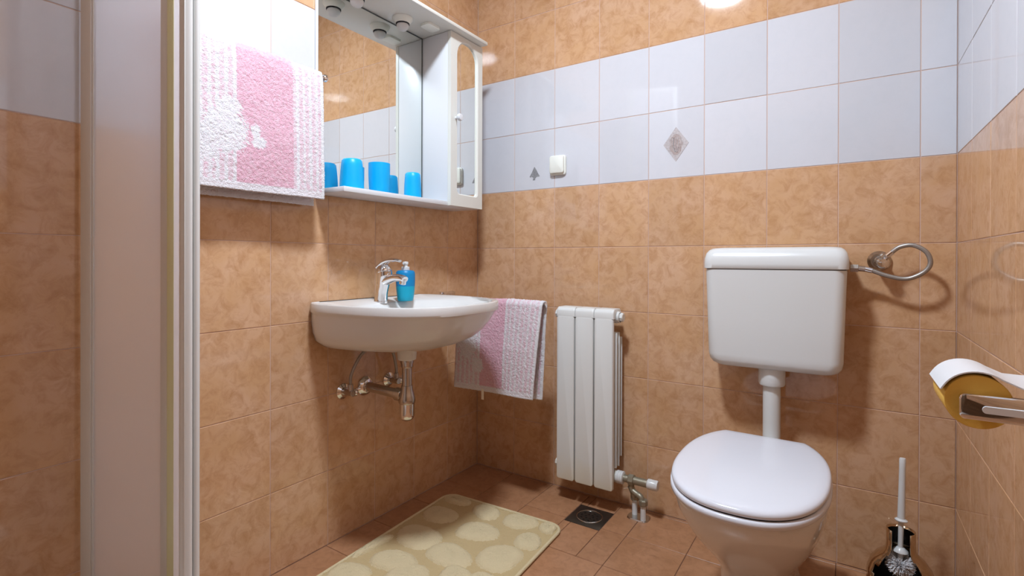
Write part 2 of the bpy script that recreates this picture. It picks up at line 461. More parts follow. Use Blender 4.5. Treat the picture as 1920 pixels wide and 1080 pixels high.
def frame_with_hole(rect, hole, x0, x1, bev=0.004):
    y0, y1, z0, z1 = rect; n = len(hole)
    outer = []
    yc = sum(p[0] for p in hole) / n; zc = sum(p[1] for p in hole) / n
    for p in hole:                                   # push each hole point out to the rectangle
        dy, dz = p[0] - yc, p[1] - zc
        t = min(((y1 - yc) if dy > 0 else (y0 - yc)) / dy if abs(dy) > 1e-9 else 1e9, ((z1 - zc) if dz > 0 else (z0 - zc)) / dz if abs(dz) > 1e-9 else 1e9)
        outer.append([yc + dy * t, zc + dz * t])
    for c in ((y0, z0), (y1, z0), (y1, z1), (y0, z1)):
        i = min(range(n), key=lambda k: (outer[k][0] - c[0]) ** 2 + (outer[k][1] - c[1]) ** 2)
        outer[i] = list(c)
    hole_in = [(yc + (p[0] - yc) * (1 + bev / 0.06), zc + (p[1] - zc) * (1 + bev / 0.3)) for p in hole]
    V = []
    for ring, x in ((outer, x0), (outer, x1), (hole_in, x1), (hole, x1 - bev), (hole, x0)):
        V += [(x, p[0], p[1]) for p in ring]
    F = []
    for r in range(5):
        for i in range(n):
            j = (i + 1) % n; A, B = r * n, ((r + 1) % 5) * n
            F.append((A + i, A + j, B + j, B + i))
    bm = bmesh.new(); bv = [bm.verts.new(p) for p in V]
    for q in F: bm.faces.new([bv[k] for k in q])
    bmesh.ops.recalc_face_normals(bm, faces=bm.faces); bm.verts.index_update()
    out = ([tuple(v.co) for v in bm.verts], [tuple(v.index for v in f.verts) for f in bm.faces]); bm.free()
    return out
hole = arch_ring(-0.337, -0.2105, 1.197, 1.735, 0.062, 0.015)
cdoor = ob('cupboard_door', frame_with_hole((-0.3785, -0.178, 1.1475, 1.8155), hole, 0.1425, 0.158), M['cream'], cab, angle=25)
ob('mirror_inset', extrude_poly(hole, 'x', 0.1450, 0.1492), M['mirror'], cdoor, smooth=False)
ob('knob', lathe([(0, 0), (0.006, 0), (0.006, 0.008), (0.0125, 0.014), (0.0145, 0.021), (0.012, 0.028), (0, 0.030)], (0.158, -0.349, 1.487), (1, 0, 0), 20), M['lacquer'], cdoor)
for yy in (-0.545, -0.752):
    sp = ob('spotlight', lathe([(0.0, 0.0), (0.037, 0.0), (0.037, -0.004), (0.025, -0.020), (0.0, -0.020)], (0.070, yy, 1.8172), n=32), M['cream_plastic'], cab)
    ob('shadow_gap_ring', lathe([(0.0, -0.020), (0.0248, -0.020), (0.0245, -0.0235), (0.0, -0.0235)], (0.070, yy, 1.8172), n=32), M['dark'], sp)  # near-black ring paints the shadow in the gap between collar and bulb
    b = [(0.0225 * math.cos(a), -0.026 - 0.021 * math.sin(a)) for a in [math.pi / 2 * i / 8 for i in range(8)]]
    ob('bulb', lathe([(0, -0.0235), (0.021, -0.0235)] + b + [(0, -0.047)], (0.070, yy, 1.8172), n=32), M['bulb'], sp)
ob('socket_box', loft([rrect(0.113, -0.445, 0.024, 0.033, 0.012, z) for z in (1.8172, 1.8085)] + [rrect(0.113, -0.445, 0.020, 0.029, 0.010, 1.806)]), M['cream_plastic'], cab)

# ------------------------------------------------------------------ cups on the shelf
def cup(label, x, y, r_bot, r_top, h, upright):
    z = 1.1632; t = 0.0016
    if upright:
        prof = [(0, 0), (r_bot - 0.003, 0), (r_bot, 0.004)] + [(r_bot + (r_top - r_bot) * s + 0.0012 * math.sin(math.pi * s), h * s) for s in (0.2, 0.4, 0.6, 0.8, 1.0)] + [(r_top - t, h), (r_bot - t, 0.005), (0, 0.005)]
    else:
        prof = [(0, h - 0.004), (r_bot - t, 0.004), (r_bot - t, 0), (r_bot, 0)] + [(r_bot + (r_top - r_bot) * s * s, h * s) for s in (0.2, 0.4, 0.6, 0.8, 0.95)] + [(r_top - 0.004, h), (0, h)]
    o = ob('tumbler', lathe(prof, (x, y, z), n=40), M['cup'], at=(x, y, z))
    return tag(o, label, 'cup', 'blue tumblers on the cabinet shelf')
cup('blue plastic tumbler turned upside down on the shelf end nearest the pink towel', 0.076, -0.776, 0.0385, 0.0315, 0.101, False)
cup('blue plastic tumbler standing upright between two upturned ones', 0.076, -0.660, 0.0330, 0.0365, 0.106, True)
cup('blue plastic tumbler turned upside down beside the cupboard', 0.070, -0.492, 0.0320, 0.0275, 0.098, False)

# ------------------------------------------------------------------ washbasin
BY = -0.63
basin = thing('washbasin', 'white ceramic washbasin hung on the tiled wall', 'washbasin', (0.0, BY, 0.60))
NB = 96
BC = (0.215, BY)
def basin_ring(hw, D, z, n=2.92, m=3.39, x0=0.0015, c=BC):
    out = []
    for i in range(NB):
        a = 2 * math.pi * i / NB; dx, dy = math.cos(a), math.sin(a)
        lo, hi = 0.0, 1.0
        for _ in range(40):
            mid = (lo + hi) / 2; x, y = c[0] + dx * mid, c[1] + dy * mid
            ins = x >= x0 and (max(x, 0) / D) ** m + (abs(y - BY) / (hw * (1 - 0.095 * max(0.0, 1 - x / 0.09) ** 2))) ** n <= 1
            lo, hi = (mid, hi) if ins else (lo, mid)
        out.append((c[0] + dx * lo, c[1] + dy * lo, z))
    return out
def bowl_ring(rx, ry, z, cx=0.262, e=2.5):
    out = []
    for i in range(NB):
        a = 2 * math.pi * i / NB; c, s = math.cos(a), math.sin(a)
        out.append((cx + rx * math.copysign(abs(c) ** (2 / e), c), BY + ry * math.copysign(abs(s) ** (2 / e), s), z))
    return out
rings = [basin_ring(0.105, 0.255, 0.640, 2, 2), basin_ring(0.175, 0.300, 0.647, 2.3, 2.0), basin_ring(0.226, 0.345, 0.660, 2.8, 2.1), basin_ring(0.254, 0.385, 0.680, 3.2, 2.3), basin_ring(0.263, 0.418, 0.706, 3.2, 2.6),
         basin_ring(0.2675, 0.444, 0.736, 3.1, 2.9), basin_ring(0.2695, 0.463, 0.764, 3.0, 3.3), basin_ring(0.2715, 0.4705, 0.7705), basin_ring(0.2745, 0.4760, 0.7735),
         basin_ring(0.2752, 0.4770, 0.779), basin_ring(0.2752, 0.4770, 0.797), basin_ring(0.2738, 0.4755, 0.8010), basin_ring(0.2705, 0.4720, 0.8022), basin_ring(0.258, 0.455, 0.8005)]
rings += [bowl_ring(0.178, 0.236, 0.7905), bowl_ring(0.171, 0.228, 0.785), bowl_ring(0.160, 0.214, 0.765), bowl_ring(0.140, 0.188, 0.735), bowl_ring(0.105, 0.140, 0.706, 0.245), bowl_ring(0.055, 0.070, 0.690, 0.22), bowl_ring(0.025, 0.025, 0.684, 0.20, 2.0)]
bw = ob('bowl', loft(rings), M['ceramic'], basin, angle=50)
ob('outlet_collar', lathe([(0, 0.655), (0.040, 0.655), (0.034, 0.640), (0.0315, 0.603), (0.029, 0.600), (0, 0.600)], (0.18, BY, 0), n=32), M['ceramic'], basin)
ob('waste_ring', lathe([(0.0, 0.6905), (0.024, 0.6905), (0.028, 0.688), (0.028, 0.684), (0, 0.684)], (0.20, BY, 0), n=32), M['chrome'], basin)
ob('overflow_ring', lathe([(0.004, 0), (0.011, 0), (0.012, 0.002), (0.005, 0.003), (0.004, 0)], (0.398, BY, 0.760), (-1, 0, 0.45), 20), M['chrome'], basin)

# ------------------------------------------------------------------ tap
tx, ty, tz = 0.072, -0.648, 0.7935
tap = thing('basin_tap', 'chrome single lever mixer tap on the washbasin', 'tap', (tx, ty, tz - 0.004))
ob('base_ring', lathe([(0, -0.006), (0.0245, -0.006), (0.0245, 0.001), (0.022, 0.004), (0, 0.004)], (tx, ty, tz), n=32), M['chrome'], tap)
path = catmull([(tx, ty, tz + 0.002), (tx + 0.004, ty, tz + 0.03), (tx + 0.012, ty, tz + 0.058), (tx + 0.018, ty, tz + 0.085), (tx + 0.018, ty, tz + 0.104)], 6)
radii = [0.0235 - 0.0025 * math.sin(math.pi * min(1, i / 20)) + 0.003 * max(0, (i - 12) / 12) for i in range(len(path))]
ob('body', tube(path, 0.02, 24, radii=radii), M['chrome'], tap)
path = catmull([(tx + 0.004, ty, tz + 0.060), (tx + 0.035, ty, tz + 0.074), (tx + 0.070, ty, tz + 0.083), (tx + 0.102, ty, tz + 0.082), (tx + 0.116, ty, tz + 0.078)], 6)
radii = [0.0185 - 0.0065 * i / len(path) for i in range(len(path))]
spout = ob('spout', tube(path, 0.014, 20, radii=radii, flat=(1.15, 0.85)), M['chrome'], tap)
ob('aerator', cyl((tx + 0.108, ty, tz + 0.080), (tx + 0.104, ty, tz + 0.062), 0.0115, 20, ch=0.001), M['chrome'], spout)
dome = [(0.0275 * math.cos(a), 0.028 * math.sin(a)) for a in [math.pi / 2 * i / 8 for i in range(8)]] + [(0, 0.028)]
lever = ob('lever', join(lathe([(0, -0.006), (0.0240, -0.006), (0.0270, -0.003)] + dome, (tx + 0.015, ty, tz + 0.104), (-0.30, 0, 1), 28),
    tube(catmull([(tx - 0.004, ty, tz + 0.118), (tx + 0.020, ty, tz + 0.134), (tx + 0.046, ty, tz + 0.142), (tx + 0.074, ty, tz + 0.143), (tx + 0.092, ty, tz + 0.140)], 5), 0.01, 16, radii=[0.019 - 0.0115 * i / 20 for i in range(21)], flat=(1.15, 0.6))), M['chrome'], tap)

# ------------------------------------------------------------------ soap dispenser
sx_, sy_, sz_ = 0.108, -0.566, 0.7925
soap = thing('soap_dispenser', 'blue pump soap bottle standing on the washbasin beside the tap', 'soap bottle', (sx_, sy_, sz_))
prof_l = [(0, 0.0), (0.0255, 0.0), (0.0280, 0.003), (0.0295, 0.015), (0.0318, 0.036), (0.0330, 0.052)]
prof_u = [(0.0330, 0.052), (0.0338, 0.070), (0.0338, 0.094), (0.0325, 0.102), (0.028, 0.107), (0.014, 0.109), (0, 0.109)]
bt = ob('bottle', lathe(prof_u, (sx_, sy_, sz_), n=40), M['bottle'], soap)
ob('liquid', lathe(prof_l, (sx_, sy_, sz_), n=40), M['liquid'], bt)
pump = ob('pump_collar', lathe([(0, 0.109), (0.0145, 0.109), (0.0145, 0.119), (0.0125, 0.121), (0.008, 0.121), (0.0075, 0.130), (0, 0.130)], (sx_, sy_, sz_), n=28), M['plastic'], soap)
ob('pump_nozzle', join(lathe([(0, 0.129), (0.0098, 0.129), (0.0105, 0.132), (0.0098, 0.1385), (0, 0.140)], (sx_, sy_, sz_), n=24), cyl((sx_, sy_, sz_ + 0.1345), (sx_ + 0.012, sy_ - 0.022, sz_ + 0.133), 0.0038, 12)), M['plastic'], pump)

# ------------------------------------------------------------------ trap and valves under the basin
trx, tryy = 0.18, BY
trap = thing('bottle_trap', 'chrome bottle trap hanging below the washbasin', 'drain trap', (trx, tryy, 0.39))
ob('tailpiece', cyl((trx, tryy, 0.598), (trx, tryy, 0.485), 0.0165, 28), M['chrome_old'], trap)
ob('top_nut', lathe([(0, 0.600), (0.022, 0.600), (0.0225, 0.592), (0.020, 0.584), (0.0205, 0.578), (0.0185, 0.574), (0, 0.574)], (trx, tryy, 0), n=28), M['chrome_old'], trap)
ob('trap_body', lathe([(0, 0.513), (0.0195, 0.513), (0.0200, 0.500), (0.0245, 0.484), (0.0285, 0.468), (0.0285, 0.458), (0.026, 0.452), (0, 0.452)], (trx, tryy, 0), n=32), M['chrome_old'], trap)
ob('trap_cup', lathe([(0, 0.4525), (0.0255, 0.4525), (0.0255, 0.415), (0.0235, 0.404), (0.018, 0.397), (0.010, 0.394), (0, 0.3935)], (trx, tryy, 0), n=32), M['chrome'], trap)
ob('outlet_pipe', cyl((trx - 0.02, tryy - 0.003, 0.478), (0.002, -0.656, 0.492), 0.0165, 24), M['chrome_old'], trap)
ob('outlet_nut', cyl((trx - 0.045, tryy - 0.0065, 0.480), (trx - 0.018, tryy - 0.003, 0.478), 0.022, 12, ch=0.002), M['chrome_old'], trap)
ob('wall_rose', lathe([(0, 0.0008), (0.034, 0.0008), (0.034, 0.004), (0.026, 0.014), (0.020, 0.017), (0, 0.017)], (0, -0.656, 0.492), (1, 0, 0), 32), M['chrome'], trap)

def angle_valve(y, z, side, label, hose_pts):
    v = thing('angle_valve', label, 'valve', (0.0, y, z), 'angle valves under the basin')
    ob('wall_rose', lathe([(0, 0.0008), (0.026, 0.0008), (0.026, 0.004), (0.016, 0.012), (0, 0.012)], (0, y, z), (1, 0, 0), 28), M['chrome'], v)
    ob('valve_body', join(cyl((0.008, y, z), (0.056, y, z), 0.0105, 20, ch=0.001), cyl((0.042, y, z), (0.042, y, z + 0.030), 0.0085, 16, ch=0.001)), M['chrome_old'], v)
    ob('valve_knob', lathe([(0, 0), (0.010, 0), (0.0135, 0.004), (0.0135, 0.014), (0.010, 0.018), (0, 0.018)], (0.036, y + side * 0.010, z - 0.002), (0.35, side, -0.05), 10), M['chrome'], v)
    ob('supply_hose', tube(catmull([(0.042, y, z + 0.024)] + hose_pts, 8), 0.0052, 12), M['hose'], v)
angle_valve(-0.752, 0.493, 1, 'chrome angle valve under the basin on the side away from the hand towel', [(0.043, -0.750, 0.555), (0.050, -0.715, 0.615), (0.062, -0.672, 0.640)])
angle_valve(-0.546, 0.493, 1, 'chrome angle valve under the basin on the side towards the hand towel', [(0.043, -0.548, 0.545), (0.050, -0.572, 0.605), (0.066, -0.618, 0.640)])

# ------------------------------------------------------------------ towels and their rails
PINK = (0.66, 0.36, 0.44); PALE = (0.70, 0.60, 0.64); WHITE = (0.70, 0.695, 0.71)
def mixc(a, b, t): return tuple(x * (1 - t) + y * t for x, y in zip(a, b))
def weave(u, v, zones, blobs, H):
    """colour of the towel at u from its free side edge, v above its hem"""
    j = noise.noise(Vector((u * 150, v * 150, 1.7))) * 0.9 + random.uniform(-0.6, 0.6)
    if u < 0.012: return WHITE
    if v < 0.022: return mixc(WHITE, PALE, 0.3 + 0.3 * (0.010 < v < 0.016))
    for (bu, bv, ru, rv) in blobs:
        d = ((u - bu) / ru) ** 2 + ((v - bv) / rv) ** 2
        if d + 0.5 * j < 1: return mixc(WHITE, PALE, max(0, min(1, 0.3 + 0.5 * j)))
    a, b, c = zones
    if a <= u <= b: return mixc(PINK, PALE, max(0, min(1, 0.18 + 0.3 * j)))
    w = u if u < a else u - b
    s = (w % 0.0215) / 0.0215
    t = 0.0 if s < 0.42 else 0.75
    return mixc(WHITE, PINK, max(0, min(1, 0.06 + t * 0.56 + 0.40 * j)))
def towel(name, label, bar, section, length, along, zones, blobs, base, tilt=0.0):
    """sheet hung over a rail: section = [(out, z)] from the front hem over the rail to the back hem"""
    step = 0.0032
    P = []
    for (a0, b0), (a1, b1) in zip(section, section[1:]):
        n = max(1, int(math.hypot(a1 - a0, b1 - b0) / step))
        P += [(a0 + (a1 - a0) * i / n, b0 + (b1 - b0) * i / n) for i in range(n)]
    P.append(section[-1])
    nu = int(length / step); nv = len(P)
    V, F, C = [], [], []
    d = 0.0; hem0 = 0.0
    tot = sum(math.hypot(P[i + 1][0] - P[i][0], P[i + 1][1] - P[i][1]) for i in range(nv - 1))
    dist = [0.0]
    for i in range(nv - 1): dist.append(dist[-1] + math.hypot(P[i + 1][0] - P[i][0], P[i + 1][1] - P[i][1]))
    for i in range(nv):
        a, b = P[max(i - 1, 0)], P[min(i + 1, nv - 1)]
        tx, tz = b[0] - a[0], b[1] - a[1]; l = math.hypot(tx, tz) or 1; nx, nz = tz / l, -tx / l
        v = min(dist[i], tot - dist[i])
        for k in range(nu + 1):
            u = length * k / nu
            low = max(0.0, 1 - v / 0.30)
            wav = 0.004 * low * math.sin(u * 21 + (0 if dist[i] < tot / 2 else 1.9)) + 0.0035 * noise.noise(Vector((u * 9, dist[i] * 7, 3.1)))
            fz = random.gauss(0, 0.0007) + 0.0012 * noise.noise(Vector((u * 210, dist[i] * 210, 0.3)))
            if v < 0.012 or u < 0.005: fz *= 0.4
            o_ = P[i][0] + nx * (wav + fz); z_ = P[i][1] + nz * (wav + fz) + tilt * u * low + 0.0008 * random.uniform(-1, 1) * (i in (0, nv - 1))
            uu = u + random.uniform(-0.0006, 0.0006)
            V.append(along(o_, uu, z_))
            C.append((*weave(u, v, zones, blobs, tot), 1.0))
    for i in range(nv - 1):
        for k in range(nu):
            A = i * (nu + 1) + k
            F.append((A, A + 1, A + nu + 2, A + nu + 1))
    o = ob(name, (V, F), M['terry'], at=base, angle=180)
    ca = o.data.color_attributes.new('weave', 'FLOAT_COLOR', 'POINT')
    ca.data.foreach_set('color', [x for c in C for x in c])
    md = o.modifiers.new('thickness', 'SOLIDIFY'); md.thickness = 0.0055; md.offset = 0.0
    return tag(o, label, 'towel')
sec = [(0.083, 1.122), (0.082, 1.30), (0.0775, 1.47), (0.0745, 1.500), (0.069, 1.5125), (0.058, 1.5175), (0.047, 1.5125), (0.0415, 1.500), (0.038, 1.45), (0.034, 1.106)]
towel('bath_towel', 'pink and white terry towel hanging beside the mirror cabinet', None, sec, 0.400, lambda o_, u, z_: (o_, -0.888 - u, z_),
      (0.105, 0.268, 0), [(0.300, 0.150, 0.062, 0.060), (0.285, 0.215, 0.032, 0.028), (0.205, 0.135, 0.020, 0.016), (0.215, 0.165, 0.014, 0.018), (0.345, 0.11, 0.04, 0.05)], (0.058, -1.08, 1.11))
rail = thing('towel_rail', 'chrome towel rail on the wall beside the mirror cabinet', 'towel rail', (0.0, -1.08, 1.505))
ob('bar', cyl((0.058, -0.872, 1.5045), (0.058, -1.315, 1.5045), 0.007, 20), M['chrome'], rail)
ob('end_knob', lathe([(0, 0), (0.009, 0), (0.0115, 0.004), (0.0115, 0.010), (0.008, 0.014), (0, 0.0145)], (0.058, -0.8735, 1.5045), (0, 1, 0), 20), M['chrome'], rail)
for yy in (-0.879, -1.308):
    ob('wall_post', join(cyl((0.001, yy, 1.5045), (0.058, yy, 1.5045), 0.006, 16), cyl((0.0008, yy, 1.5045), (0.007, yy, 1.5045), 0.02, 24, ch=0.001)), M['chrome'], rail)

RY = -0.245
sec2 = [(0.040, 0.428), (0.034, 0.60), (0.021, 0.74), (0.0175, 0.772), (0.011, 0.782), (0.0, 0.7855), (-0.011, 0.782), (-0.0165, 0.772), (-0.015, 0.70), (-0.008, 0.418)]
tw2 = towel('hand_towel', 'pink and white terry hand towel hanging between washbasin and radiator', None, sec2, 0.392, lambda o_, u, z_: (0.497 - u - 0.028 * max(0, (0.78 - z_) / 0.36) * max(0, 1 - u / 0.2) * (1 if o_ > 0 else 0.6), RY - o_, z_),
      (0.160, 0.272, 0), [(0.335, 0.20, 0.050, 0.085), (0.285, 0.10, 0.03, 0.03)], (0.30, RY, 0.43))
ob('care_tag', box(0.238, 0.249, RY - 0.042, RY - 0.0405, 0.396, 0.436), M['tag'], tw2)
rail2 = thing('swivel_towel_rail', 'chrome swing arm towel rail between basin and corner', 'towel rail', (0.0, RY, 0.775))
ob('arm', cyl((0.012, RY, 0.7745), (0.502, RY, 0.7745), 0.0065, 20, ch=0.002), M['chrome'], rail2)
ob('arm', cyl((0.012, RY + 0.045, 0.7605), (0.090, RY + 0.105, 0.7605), 0.0055, 20, ch=0.002), M['chrome'], rail2)
ob('wall_bracket', join(box(0.0008, 0.012, RY - 0.02, RY + 0.065, 0.735, 0.805, 0.003), box(0.010, 0.026, RY - 0.012, RY + 0.055, 0.788, 0.8035, 0.002), box(0.010, 0.026, RY - 0.012, RY + 0.055, 0.738, 0.750, 0.002)), M['chrome'], rail2)

# ------------------------------------------------------------------ radiator
rad = thing('radiator', 'white three-section aluminium radiator on the tiled wall', 'radiator', (0.595, -0.08, 0.09))
sw = 0.0787
for i in range(3):
    x0 = 0.477 + sw * i; xc = x0 + sw / 2
    fp = []
    plate = loft([[(p[0], y, p[1]) for p in [(q[0], q[1]) for q in rrect(xc, 0.4065, sw / 2 - 0.0024 - ins, 0.3165 - ins, 0.009, 0)]] for y, ins in ((-0.107, 0.0), (-0.117, 0.0), (-0.1195, 0.0012), (-0.1205, 0.004))])
    s = ob('section', plate, M['radiator'], rad)
    ob('crown', loft([rrect(xc, -0.080, sw / 2 - 0.0002, 0.0395, 0.006, 0.7215), rrect(xc, -0.080, sw / 2 - 0.0002, 0.0395, 0.006, 0.742), rrect(xc, -0.079, sw / 2 - 0.0006, 0.036, 0.006, 0.751), rrect(xc, -0.077, sw / 2 - 0.002, 0.030, 0.006, 0.7565)]), M['radiator'], s)
    ob('column', box(xc - 0.014, xc + 0.014, -0.109, -0.045, 0.100, 0.725, 0.006), M['radiator'], s)
    for yy, w in ((-0.0965, 0.0350), (-0.0830, 0.0385), (-0.0690, 0.0350), (-0.0550, 0.0385), (-0.0420, 0.0350), (-0.0300, 0.0385)):
        ob('fin', box(xc - w, xc + w, yy - 0.0012, yy + 0.0012, 0.165 + 0.03 * (yy > -0.05), 0.668 - 0.02 * (yy > -0.05), 0.0008), M['radiator'], s)
    for zz, rr in ((0.133, 0.022), (0.7265, 0.0235)):
        ob('header', cyl((x0 + 0.0002, -0.075, zz), (x0 + sw - 0.0002, -0.075, zz), rr, 24), M['radiator'], s)
xr = 0.477 + 3 * sw
def plug(x, z, d, name='end_plug'):
    return ob(name, join(lathe([(0, 0), (0.0215, 0), (0.0215, 0.008), (0.019, 0.010), (0, 0.010)], (x, -0.075, z), (d, 0, 0), 28), lathe([(0.019, 0.010), (0.0165, 0.010), (0.0165, 0.020), (0.014, 0.022), (0, 0.022)], (x, -0.075, z), (d, 0, 0), 8)), M['radiator'], rad, angle=30)
plug(xr, 0.7265, 1); plug(0.477, 0.7265, -1); plug(0.477, 0.133, -1)

rv = thing('radiator_valve', 'dull brass radiator valve with white cap and two floor pipes', 'valve', (0.79, -0.075, 0.0))
vz = 0.133
ob('union_nut', lathe([(0, 0.0), (0.0235, 0.0), (0.0235, 0.006), (0.0215, 0.008), (0.0235, 0.010), (0.0235, 0.014), (0.0215, 0.016), (0.0235, 0.018), (0.0235, 0.023), (0.020, 0.025), (0, 0.025)], (xr, -0.075, vz), (1, 0, 0), 20), M['plastic'], rv)
ob('valve_body', join(cyl((xr + 0.025, -0.075, vz), (xr + 0.048, -0.075, vz), 0.0135, 20), cyl((xr + 0.044, -0.075, vz), (xr + 0.064, -0.075, vz), 0.0205, 8, ch=0.002), cyl((xr + 0.060, -0.075, vz), (xr + 0.118, -0.075, vz), 0.0142, 20)), M['brass_grey'], rv)
ob('valve_cap', lathe([(0, 0), (0.016, 0), (0.0185, 0.003), (0.0185, 0.034), (0.016, 0.038), (0, 0.038)], (xr + 0.114, -0.075, vz), (1, 0, 0), 20), M['plastic'], rv)
ob('tee', join(tube(catmull([(xr + 0.054, -0.075, vz - 0.010), (xr + 0.056, -0.076, vz - 0.034), (xr + 0.075, -0.080, vz - 0.044), (xr + 0.092, -0.084, vz - 0.050), (0.8135, -0.0855, 0.062)], 5), 0.0105, 14), tube([(xr + 0.050, -0.075, vz - 0.022), (xr + 0.060, -0.072, vz - 0.045), (0.7745, -0.062, 0.062)], 0.0115, 14)), M['brass_grey'], rv)
for (x, y) in ((0.7745, -0.060), (0.8150, -0.0855)):
    ob('compression_nut', lathe([(0, 0.078), (0.0135, 0.078), (0.0165, 0.074), (0.0165, 0.060), (0.0140, 0.056), (0, 0.056)], (x, y, 0), n=8), M['brass_grey'], rv, angle=30)
    ob('pipe', cyl((x, y, 0.0), (x, y, 0.058), 0.0098, 18), M['plastic'], rv)
ob('floor_collar', loft([rrect(0.793, -0.072, 0.040, 0.028, 0.02, 0.0003), rrect(0.793, -0.072, 0.038, 0.026, 0.02, 0.004)]), M['steel'], rv)

# ------------------------------------------------------------------ floor drain
dr = thing('floor_drain', 'square dark steel floor drain with a bright ring', 'drain', (0.64, -0.164, 0.0))
dcx, dcy = (DR[0] + DR[1]) / 2, (DR[2] + DR[3]) / 2
ob('plate', box(DR[0] + 0.002, DR[1] - 0.002, DR[2] + 0.002, DR[3] - 0.002, -0.008, -0.0002, 0.001), M['drain'], dr)
t = [(dcx + 0.046 * math.cos(a), dcy + 0.046 * math.sin(a), 0.0008) for a in [2 * math.pi * i / 40 for i in range(40)]]
ob('ring', tube(t, 0.0019, 8, closed=True), M['steel'], dr)
gr = ob('grate', lathe([(0, 0.0002), (0.043, 0.0002), (0.044, -0.002), (0, -0.002)], (dcx, dcy, 0), n=36), M['drain'], dr)
for r, n in ((0.014, 6), (0.030, 10)):
    for i in range(n):
        a = 2 * math.pi * i / n
        ob('slot', cyl((dcx + r * math.cos(a), dcy + r * math.sin(a), 0.0001), (dcx + r * math.cos(a), dcy + r * math.sin(a), 0.0006), 0.0042, 10), M['black'], gr)

# ------------------------------------------------------------------ bath mat
ang = math.radians(2.6); ex = Vector((math.cos(ang), math.sin(ang), 0)); ey = Vector((-math.sin(ang), math.cos(ang), 0))
BL = Vector((0.104, -0.318, 0)); MW, ML = 0.497, 0.80
mc = BL + ex * (MW / 2) - ey * (ML / 2)
bmat = thing('bath_mat', 'cream bath mat with raised pebble pattern on the floor', 'bath mat', (mc.x, mc.y, 0.0))
step = 0.004
nu, nv = int(MW / step), int(ML / step)
V, F = [], []
rc = 0.045
def inside_r(a, b):
    dx, dy = max(0, abs(a) - (MW / 2 - rc)), max(0, abs(b) - (ML / 2 - rc))
    return math.hypot(dx, dy) <= rc
def squash(a, b):
    dx, dy = abs(a) - (MW / 2 - rc), abs(b) - (ML / 2 - rc)
    if dx > 0 and dy > 0:
        l = math.hypot(dx, dy); m_ = max(dx, dy)
        s = m_ / l
        return math.copysign(MW / 2 - rc + dx * s, a), math.copysign(ML / 2 - rc + dy * s, b)
    return a, b
for j in range(nv + 1):
    for i in range(nu + 1):
        a, b = -MW / 2 + MW * i / nu, -ML / 2 + ML * j / nv
        edge = min(MW / 2 - abs(a), ML / 2 - abs(b))
        z = 0.0085 + random.uniform(-0.0013, 0.0013) - (0.006 if edge < 0.001 else 0)
        a, b = squash(a, b)
        p = mc + ex * a + ey * b
        V.append((p.x, p.y, z))
for j in range(nv):
    for i in range(nu):
        A = j * (nu + 1) + i; F.append((A, A + 1, A + nu + 2, A + nu + 1))
n0 = len(V)
bot = [(p[0], p[1], 0.0006) for p in V]
border = [i for i in range(nu + 1)] + [j * (nu + 1) + nu for j in range(1, nv + 1)] + [nv * (nu + 1) + i for i in range(nu - 1, -1, -1)] + [j * (nu + 1) for j in range(nv - 1, 0, -1)]
for k in border: V.append(bot[k])
for q in range(len(border)):
    q2 = (q + 1) % len(border)
    F.append((border[q], n0 + q, n0 + q2, border[q2]))
F.append(tuple(n0 + q for q in range(len(border)))[::-1])
ob('ground', (V, F), M['mat_base'], bmat, angle=180)
path = []
for (sxx, syy, a0) in ((1, 1, 0), (-1, 1, 90), (-1, -1, 180), (1, -1, 270)):
    for i in range(7):
        a = math.radians(a0 + 15 * i)
        p = mc + ex * (sxx * (MW / 2 - rc) + (rc + 0.001) * math.cos(a)) + ey * (syy * (ML / 2 - rc) + (rc + 0.001) * math.sin(a))
        path.append((p.x, p.y, 0.0065))
dense = []
for i in range(len(path)):
    a, b = Vector(path[i]), Vector(path[(i + 1) % len(path)])
    n = max(1, int((b - a).length / 0.02))
    dense += [a.lerp(b, k / n) for k in range(n)]
ob('edging', tube(dense, 0.0058, 10, closed=True), M['mat_pile'], bmat)
pebbles = [(.172, -.352, .062, .026, 3), (.190, -.470, .066, .050, 8), (.318, -.362, .055, .044, -20), (.372, -.487, .076, .052, 18), (.458, -.352, .060, .046, 4), (.228, -.622, .080, .062, 0),
           (.384, -.648, .076, .056, -14), (.522, -.572, .066, .070, 0), (.262, -.765, .072, .052, 6), (.549, -.444, .042, .050, 20), (.563, -.338, .030, .032, 0), (.142, -.742, .020, .075, -6),
           (.196, -.885, .060, .052, 10), (.352, -.800, .066, .058, 8), (.468, -.722, .050, .046, 0), (.548, -.700, .045, .044, 0), (.500, -.830, .068, .054, -10), (.310, -.925, .060, .052, 0), (.430, -.945, .055, .056, 12), (.548, -.950, .046, .058, 0), (.205, -1.020, .062, .060, 0), (.345, -1.050, .066, .054, 8), (.500, -1.062, .070, .044, -6)]
